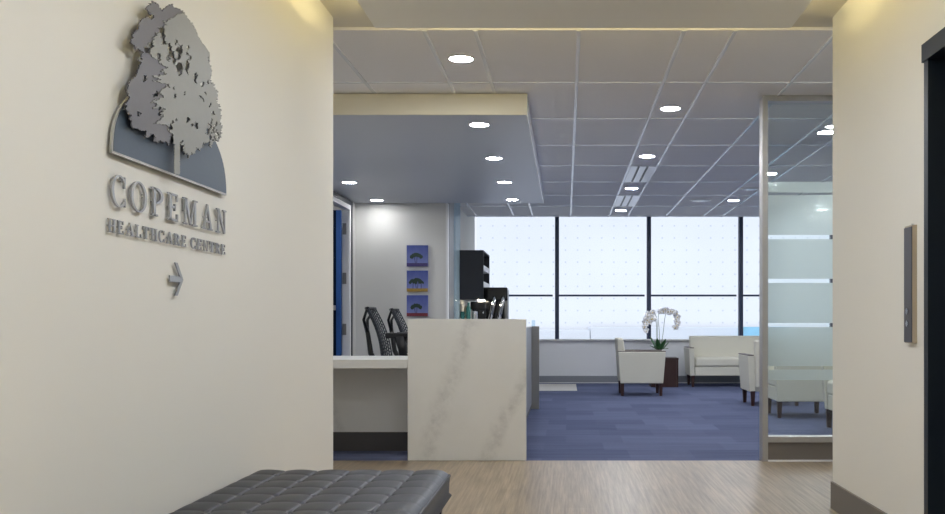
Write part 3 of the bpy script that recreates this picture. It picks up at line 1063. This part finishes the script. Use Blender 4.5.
# ------------------------------------------------------------------ pictures
def picture(zc_, ground, trees, label):
    root = empty('wall_picture', (-1.915, 12.60, zc_), label, 'picture', 'small tree pictures')
    h = 0.136
    B(-h, h, -0.035, 0, -h, h).build('canvas', M['paint'], root)
    B(-h, h, -0.0358, -0.035, -h, -0.093).build('painted_field', ground, root)
    g = Geo()
    t_ = Geo()
    for (cx, cz, rx, rz) in trees:
        for k in range(7):
            a = -1 + 2 * k / 6
            ex, ez = cx + a * rx * 0.75, cz + (1 - a * a) * rz * 0.5
            lp = [(ex + rx * 0.36 * math.cos(q * PI / 5) * (0.8 + 0.3 * random.random()), ez + rz * 0.55 * math.sin(q * PI / 5) * (0.8 + 0.3 * random.random())) for q in range(10)]
            off = -0.0362 - 0.0001 * k
            g.prism(lp, lambda p: (p[0], -0.035, p[1]), lambda p: (p[0], off, p[1]))
        for tx in (-0.012, 0.004) if rx > 0.055 else (0.0,):
            t_.prism([(cx + tx - 0.003, -0.096), (cx + tx + 0.004, -0.096), (cx + tx * 2.2 + 0.004, cz), (cx + tx * 2.2 - 0.002, cz)], lambda p: (p[0], -0.035, p[1]), lambda p: (p[0], -0.0359, p[1]))
    g.build('painted_canopy', M['canopy'], root)
    t_.build('painted_trunk', M['trunk'], root)


picture(PZ(256, 12.6), M['gpurple'], [(-0.012, -0.012, 0.08, 0.05)], 'small square painting of a tree over a purple field, topmost of three')
picture(PZ(281.2, 12.6), M['ggold'], [(-0.055, -0.018, 0.05, 0.045), (0.0, -0.008, 0.06, 0.05), (0.05, -0.022, 0.035, 0.03)], 'small square painting of trees over a golden field, middle of three')
picture(PZ(305.8, 12.6), M['gred'], [(-0.012, -0.02, 0.07, 0.05)], 'small square painting of a tree over a red field, lowest of three')

# corner trim and glass screen at the end of the picture wall
struct(B(-1.55, -1.525, 12.59, 12.72, 0, 2.587).build('trim_3', M['white']))
struct(B(-1.58, -1.52, 12.72, 13.25, 0, CEIL).build('trim_4', M['alud']))
o = B(-1.578, -1.50, 13.26, 13.85, 0.0, CEIL - 0.01).build('glass_screen', M['bglass'])
struct(o)

# ------------------------------------------------------------------ coffee corner
root = empty('coffee_base_cabinet', (-1.21, 15.2, 0), 'charcoal base cabinet under the coffee machines behind the counter', 'cabinet')
B(-0.36, 0.33, -0.78, 0.76, 0.08, 0.86).build('body', M['cab'], root)
B(-0.36, 0.29, -0.78, 0.76, 0, 0.08).build('plinth', M['kick'], root)
B(-0.36, 0.36, -0.80, 0.78, 0.86, 0.90).build('worktop', M['tbar'], root, bevel=0.003)
for k in range(3):
    d_ = B(0.33, 0.348, -0.77 + k * 0.51, -0.27 + k * 0.51, 0.10, 0.85).build('door', M['cab'], root, bevel=0.003)
    g = Geo()
    g.tube([(0.358, -0.74 + k * 0.51, 0.6), (0.358, -0.74 + k * 0.51, 0.75)], 0.006, 8)
    g.build('handle', M['chrome'], d_)
root = empty('wall_cabinet', (-1.58, 14.5, PZ(299.6, 14.5)), 'charcoal wall cabinet with open shelves hung above the coffee machines', 'cabinet')
CH = 0.735
B(0.0, 0.354, 0.0, 0.02, 0, CH).build('side_panel', M['cab'], root)
B(0.0, 0.354, 1.12, 1.14, 0, CH).build('side_panel', M['cab'], root)
B(0.0, 0.354, 0.02, 1.12, CH - 0.02, CH).build('top_panel', M['cab'], root)
B(0.0, 0.354, 0.02, 1.12, 0, 0.02).build('bottom_panel', M['cab'], root)
B(0.0, 0.015, 0.02, 1.12, 0.02, CH - 0.02).build('back_panel', M['cab'], root)
for k in (1, 2):
    B(0.015, 0.350, 0.02, 1.12, k * CH / 3 - 0.05, k * CH / 3 + 0.03).build('shelf', M['white'], root)  # white stands in for window light on the shelf surfaces
B(0.26, 0.34, 0.06, 0.5, -0.008, 0).build('under_light', M['ucl'], root)

root = empty('drinks_dispenser', (-1.06, 15.05, 0.90), 'glossy black drinks dispenser with two curved chrome taps', 'coffee machine')
g = Geo()
g.box(-0.22, 0.165, -0.16, 0.20, 0, 0.06)
g.box(-0.22, 0.165, 0.02, 0.20, 0.06, 0.50)
g.box(-0.22, 0.165, -0.14, 0.20, 0.48, 0.685)
g.build('body', M['gloss'], root, bevel=0.02, seg=3)
B(0.12, 0.167, -0.1, 0.19, 0.05, 0.66).build('side_trim', M['alud'], root, bevel=0.008)
for tx in (-0.075, 0.055):
    g = Geo()
    g.tube([(tx + 0.045, -0.16, 0.54), (tx + 0.04, -0.185, 0.47), (tx + 0.02, -0.19, 0.38), (tx + 0.005, -0.18, 0.30), (tx - 0.015, -0.17, 0.20)], [.026, .032, .030, .030, .036], 10)
    g.build('tap', M['chrome'], root, smooth=True)

root = empty('espresso_machine', (-1.34, 14.72, 0.90), 'black espresso machine with chrome front under the wall cabinet', 'coffee machine')
g = Geo()
g.box(-0.09, 0.13, -0.14, 0.16, 0, 0.05)
g.box(-0.09, 0.13, 0.0, 0.16, 0.05, 0.36)
g.box(-0.09, 0.13, -0.14, 0.16, 0.34, 0.46)
g.build('body', M['gloss'], root, bevel=0.015, seg=3)
Geo().lathe([(0.045, 0), (0.05, 0.02), (0.05, 0.26), (0.045, 0.28)], (-0.03, -0.07, 0.05), 20).build('flask', M['chrome'], root, smooth=True)
for tz in (0.16, 0.30):
    Geo().ell((0.09, -0.01, tz), (0.012, 0.012, 0.022)).build('indicator', M['chrome'], root, smooth=True)


def mug(x, y, z, m_, label, r=0.04, h=0.1, name='coffee_mug'):
    root = empty(name, (x, y, z), label, 'cup', 'cups beside the espresso machine')
    Geo().lathe([(r * 0.8, 0), (r, 0.01), (r, h), (r - 0.006, h), (r - 0.006, 0.02), (0.0, 0.015)], (0, 0, 0), 18).build('cup', m_, root, smooth=True)
    g = Geo()
    g.tube([(r - 0.004, 0, h * 0.75), (r + 0.012, 0, h * 0.75), (r + 0.014, 0, h * 0.45), (r - 0.004, 0, h * 0.25)], 0.006, 8)
    g.build('handle', m_, root, smooth=True)


g = Geo()
tag(B(-1.57, -1.42, 14.50, 14.60, 0.90, 1.10).build('storage_box', M['white']), 'plain white box under the cups left of the espresso machine', 'box')
mug(-1.54, 14.54, 1.10, M['teal'], 'short teal mug on the white box left of the espresso machine', 0.03, 0.11)
tag(Geo().lathe([(0.03, 0), (0.034, 0.02), (0.034, 0.16), (0.018, 0.2), (0.018, 0.245)], (0, 0, 0), 18).build('teal_bottle', M['teal'], smooth=True), 'tall teal bottle left of the espresso machine', 'bottle').location = (-1.455, 14.56, 1.10)
tag(Geo().lathe([(0.045, 0), (0.05, 0.02), (0.05, 0.36), (0.03, 0.40)], (0, 0, 0), 20).build('cream_canister', M['cream'], smooth=True), 'cream canister at the back of the coffee worktop', 'canister').location = (-1.50, 14.78, 0.90)

# ------------------------------------------------------------------ lounge seating
def make_seat(W, name, cushions=1):
    """faces local +x; width W along y"""
    root = empty(name, (0, 0, 0))
    hw_ = W / 2
    for s_ in (-1, 1):
        yo, yi = s_ * (hw_ - 0.025), s_ * (hw_ - 0.105)
        to, ti = s_ * hw_, s_ * (hw_ - 0.09)
        bot = [(-0.30, yi, 0.18), (0.31, yi, 0.18), (0.31, yo, 0.18), (-0.30, yo, 0.18)]
        top = [(-0.335, ti, 0.63), (0.345, ti, 0.63), (0.345, to, 0.63), (-0.335, to, 0.63)]
        Geo().hexa(bot, top).build('arm', M['uph'], root, bevel=0.012, seg=3)
        B(-0.335, 0.348, min(ti, to) + 0.012, max(ti, to) - 0.004, 0.63, 0.643).build('arm_cap', M['dwood'], root, bevel=0.004)
    ib = hw_ - 0.108
    B(-0.28, 0.30, -ib, ib, 0.18, 0.33).build('seat_base', M['uph'], root, bevel=0.012, seg=3)
    wc = 2 * ib / cushions
    for k in range(cushions):
        B(-0.22, 0.315, -ib + k * wc + 0.002, -ib + (k + 1) * wc - 0.002, 0.33, 0.475).build('seat_cushion', M['uph'], root, bevel=0.035, seg=4)
    bb = hw_ - 0.1
    bot = [(-0.315, -bb, 0.22), (-0.17, -bb, 0.22), (-0.17, bb, 0.22), (-0.315, bb, 0.22)]
    tb = hw_ - 0.088
    top = [(-0.355, -tb, 0.825), (-0.255, -tb, 0.825), (-0.255, tb, 0.825), (-0.355, tb, 0.825)]
    Geo().hexa(bot, top).build('backrest', M['uph'], root, bevel=0.025, seg=3)
    for lx in (-0.27, 0.28):
        for s_ in (-1, 1):
            ly = s_ * (hw_ - 0.075)
            a, b = 0.027, 0.019
            Geo().hexa([(lx - b, ly - b, 0), (lx + b, ly - b, 0), (lx + b, ly + b, 0), (lx - b, ly + b, 0)],
                       [(lx - a, ly - a, 0.185), (lx + a, ly - a, 0.185), (lx + a, ly + a, 0.185), (lx - a, ly + a, 0.185)]).build('leg', M['dwood'], root)
    return root


a1 = make_seat(0.70, 'armchair')
a1.location = (1.075, 14.22, 0)
tag(a1, 'cream armchair with dark legs in front of the orchid, facing right', 'armchair', 'cream armchairs')
a2 = copy_tree(a1)
a2.location = (2.62, 12.53, 0)
a2.rotation_euler = (0, 0, PI / 2)
tag(a2, 'cream armchair half hidden behind the left post of the glass partition', 'armchair', 'cream armchairs')
a3 = copy_tree(a1)
a3.location = (2.62, 10.98, 0)
a3.rotation_euler = (0, 0, PI)
tag(a3, 'cream armchair seen through the clear lower glass of the partition', 'armchair', 'cream armchairs')
a4 = copy_tree(a1)
a4.location = (2.90, 9.45, 0)
a4.rotation_euler = (0, 0, PI)
tag(a4, 'cream armchair whose edge shows at the right wall through the partition', 'armchair', 'cream armchairs')
sf = make_seat(1.60, 'loveseat', 1)
sf.location = (2.79, 16.17, 0)
sf.rotation_euler = (0, 0, -PI / 2)
tag(sf, 'cream two seat sofa against the low window wall', 'sofa')

# side table
root = empty('side_table', (1.60, 16.03, 0), 'dark wood cube side table between the armchair and the sofa', 'side table')
B(-0.225, 0.225, -0.225, 0.225, 0.445, 0.475).build('table_top', M['dwood'], root, bevel=0.003)
B(-0.22, -0.19, -0.22, 0.22, 0.0, 0.445).build('side_panel', M['dwood'], root)
B(0.19, 0.22, -0.22, 0.22, 0.0, 0.445).build('side_panel', M['dwood'], root)
B(-0.19, 0.19, -0.21, 0.21, 0.0, 0.04).build('base_shelf', M['dwood'], root)
B(-0.19, 0.19, -0.21, -0.19, 0.04, 0.445).build('front_panel', M['dwood'], root)
B(-0.19, 0.19, 0.19, 0.21, 0.04, 0.445).build('back_panel', M['dwood'], root)

# orchid
root = empty('potted_orchid', (1.53, 15.98, 0.475), 'white orchid in bloom in a pale pot on the side table', 'potted plant')
Geo().lathe([(0.06, 0), (0.075, 0.01), (0.085, 0.13), (0.078, 0.13), (0.07, 0.11), (0.0, 0.108)], (0, 0, 0), 24).build('pot', M['pot'], root, smooth=True)
for k in range(9):
    a = 2 * PI * k / 9 + 0.3 + random.uniform(-.2, .2)
    L = random.uniform(0.12, 0.17)
    g = Geo()
    prev = None
    for i in range(8):
        t = i / 7
        r_ = 0.02 + L * t
        z = 0.11 + (0.10 + 0.035 * (k % 4)) * t + (0.03 - 0.05 * (k % 3)) * t * t + random.uniform(0, 0.003)
        wd = 0.042 * math.sin(PI * min(1, 0.12 + 0.86 * t)) + 0.003
        c = Vector((r_ * math.cos(a), r_ * math.sin(a), z))
        n_ = Vector((-math.sin(a), math.cos(a), 0))
        row = [g.bm.verts.new(c - n_ * wd + Vector((0, 0, 0.008))), g.bm.verts.new(c), g.bm.verts.new(c + n_ * wd + Vector((0, 0, 0.008)))]
        if prev:
            for q in (0, 1):
                g.bm.faces.new((prev[q], prev[q + 1], row[q + 1], row[q]))
        prev = row
    o = g.build('leaf', M['leaf'], root, smooth=True)
    md = o.modifiers.new('thick', 'SOLIDIFY')
    md.thickness = 0.004
flower_me = None


def flower(parent, p, yaw, pitch, sc):
    global flower_me
    if flower_me is None:
        g = Geo()
        for k in range(5):
            a = 2 * PI * k / 5 + PI / 2
            wide = 0.024 if k in (1, 4) else 0.016
            rot = Matrix.Rotation(-(a - PI / 2), 3, 'Y')
            c = rot @ Vector((0, 0, 0.026))
            g.ell((c.x, c.y + 0.004, c.z), (wide, 0.004, 0.024), rot, 10)
        o = g.build('flower', M['petal'], parent, smooth=True)
        flower_me = o.data
        g2 = Geo().ell((0, -0.008, -0.006), (0.008, 0.01, 0.01), None, 8)
        o2 = g2.build('lip', M['lip'], o, smooth=True)
        flower.lip = o2.data
    else:
        o = bpy.data.objects.new('flower', flower_me)
        COL.objects.link(o)
        o.parent = parent
        o2 = bpy.data.objects.new('lip', flower.lip)
        COL.objects.link(o2)
        o2.parent = o
    o.location = p
    o.rotation_euler = (pitch, 0, yaw)
    o.scale = (sc, sc, sc)


stems = [[(-0.01, 0, 0.11), (-0.03, 0, 0.35), (-0.04, -0.01, 0.60), (-0.08, -0.02, 0.72), (-0.15, -0.03, 0.735), (-0.21, -0.04, 0.68), (-0.235, -0.05, 0.58), (-0.23, -0.05, 0.46)],
         [(0.0, 0.01, 0.11), (0.0, 0.01, 0.40), (-0.02, 0.0, 0.66), (0.02, 0.0, 0.765), (0.09, 0.0, 0.785), (0.15, -0.01, 0.755)],
         [(0.015, 0, 0.11), (0.06, 0, 0.40), (0.085, 0, 0.62), (0.12, -0.01, 0.755), (0.20, -0.02, 0.77), (0.265, -0.03, 0.70), (0.29, -0.03, 0.60), (0.275, -0.03, 0.50)],
         [(-0.015, -0.01, 0.11), (-0.05, -0.02, 0.34), (-0.055, -0.03, 0.56), (-0.09, -0.05, 0.66), (-0.14, -0.06, 0.655), (-0.18, -0.06, 0.58)]]


def smooth_path(p, n=5):
    out = []
    for i in range(len(p) - 1):
        p0, p1, p2, p3 = Vector(p[max(i - 1, 0)]), Vector(p[i]), Vector(p[i + 1]), Vector(p[min(i + 2, len(p) - 1)])
        for k in range(n):
            t = k / n
            out.append(0.5 * ((2 * p1) + (p2 - p0) * t + (2 * p0 - 5 * p1 + 4 * p2 - p3) * t * t + (3 * p1 - p0 - 3 * p2 + p3) * t ** 3))
    out.append(Vector(p[-1]))
    return out


for si, sp_ in enumerate(stems):
    pts = smooth_path(sp_)
    Geo().tube(pts, 0.0045, 6).build('stem', M['stem'], root, smooth=True)
    start = int(len(pts) * (0.50 if si != 1 else 0.6))
    step = 1
    for i in range(start, len(pts), step):
        p = pts[i]
        flower(root, p + Vector((random.uniform(-.02, .02), -0.015 + random.uniform(-.02, .02), random.uniform(-.03, .01))), random.uniform(-.8, .8), random.uniform(-.4, .3), random.uniform(0.85, 1.15))

# ------------------------------------------------------------------ tufted bench
BX0, BX1, BY0, BY1 = WL + 0.018, -0.49, 2.26, 4.06
root = empty('tufted_bench', ((BX0 + BX1) / 2, (BY0 + BY1) / 2, 0), 'black leather tufted bench along the left wall under the sign', 'bench')
bw, bl = (BX1 - BX0) / 2, (BY1 - BY0) / 2
nu, nv = 6, 12
gu, gv = nu * 28, nv * 16
bm = bmesh.new()
topz, botz = 0.428, 0.322


def tuft(u, v):
    a, b = abs(math.sin(PI * u * nu)), abs(math.sin(PI * v * nv))
    groove = math.exp(-(a / 0.05) ** 2) * 0.018 + math.exp(-(b / 0.16) ** 2) * 0.0012
    dip = math.exp(-((a / 0.26) ** 2 + (b / 0.26) ** 2)) * 0.012
    return 0.010 * a ** 0.6 * (0.55 + 0.45 * b ** 0.8) - groove - dip


grid = []
for j in range(gv + 1):
    row = []
    for i in range(gu + 1):
        u, v = i / gu, j / gv
        x, y = (u * 2 - 1) * bw, (v * 2 - 1) * bl
        ex = min(u, 1 - u) * 2 * bw
        ey = min(v, 1 - v) * 2 * bl
        e = min(ex, ey)
        rnd = 0.016 * (1 - min(1, e / 0.03)) ** 2
        z = topz + tuft(u, v) * min(1, e / 0.04) - rnd
        row.append(bm.verts.new((x, y, z)))
    grid.append(row)
for j in range(gv):
    for i in range(gu):
        bm.faces.new((grid[j][i], grid[j][i + 1], grid[j + 1][i + 1], grid[j + 1][i]))
loop = [grid[0][i] for i in range(gu + 1)] + [grid[j][gu] for j in range(1, gv + 1)] + [grid[gv][i] for i in range(gu - 1, -1, -1)] + [grid[j][0] for j in range(gv - 1, 0, -1)]
prev = loop
for (off, z) in ((0.006, topz - 0.026), (0.007, topz - 0.034), (0.005, topz - 0.05), (0.003, botz + 0.012), (-0.014, botz)):
    ring_ = []
    for vtx in loop:
        x, y = vtx.co.x, vtx.co.y
        ring_.append(bm.verts.new((x + math.copysign(off, x) * (1 if abs(abs(x) - bw) < 1e-4 else 0), y + math.copysign(off, y) * (1 if abs(abs(y) - bl) < 1e-4 else 0), z)))
    L = len(loop)
    for i in range(L):
        j = (i + 1) % L
        bm.faces.new((prev[i], prev[j], ring_[j], ring_[i]))
    prev = ring_
bm.faces.new(prev)
g = Geo()
g.bm.free()
g.bm = bm
cush = g.build('cushion', M['leather'], root, smooth=True)
g = Geo()
g.tube([(-bw - .005, -bl - .005, topz - .024), (bw + .005, -bl - .005, topz - .024), (bw + .005, bl + .005, topz - .024), (-bw - .005, bl + .005, topz - .024)], 0.006, 8, closed=True)
g.build('piping', M['leather'], root, smooth=True)
bt_me = None
for j in range(1, nv):
    for i in range(1, nu):
        x, y = (2 * i / nu - 1) * bw, (2 * j / nv - 1) * bl
        if bt_me is None:
            o = Geo().ell((0, 0, 0), (0.009, 0.009, 0.005), None, 10).build('button', M['leather'], root, smooth=True)
            bt_me = o.data
        else:
            o = bpy.data.objects.new('button', bt_me)
            COL.objects.link(o)
            o.parent = root
        o.location = (x, y, topz - 0.019)
for k in range(7):
    y = -bl + 0.14 + k * (2 * bl - 0.28) / 6
    g = Geo()
    g.box(-bw + 0.02, bw - 0.012, y - 0.02, y + 0.02, botz - 0.012, botz - 0.004)
    g.box(bw - 0.016, bw - 0.010, y - 0.02, y + 0.02, botz - 0.05, botz - 0.004)
    g.build('strap', M['strap'], root)
g = Geo()
for x in (-bw + 0.03, bw - 0.03):
    g.box(x - 0.006, x + 0.012, -bl + 0.04, bl - 0.04, botz - 0.045, botz - 0.012)
for y in (-bl + 0.05, bl - 0.05):
    g.box(-bw + 0.03, bw - 0.02, y - 0.006, y + 0.006, botz - 0.045, botz - 0.012)
g.build('frame', M['chrome'], root, bevel=0.002)
for sx in (-1, 1):
    for sy in (-1, 1):
        g = Geo()
        x, y = sx * (bw - 0.035), sy * (bl - 0.07)
        g.tube([(x, y, 0), (x, y, botz - 0.01)], 0.016, 14)
        g.build('leg', M['chrome'], root, smooth=True)
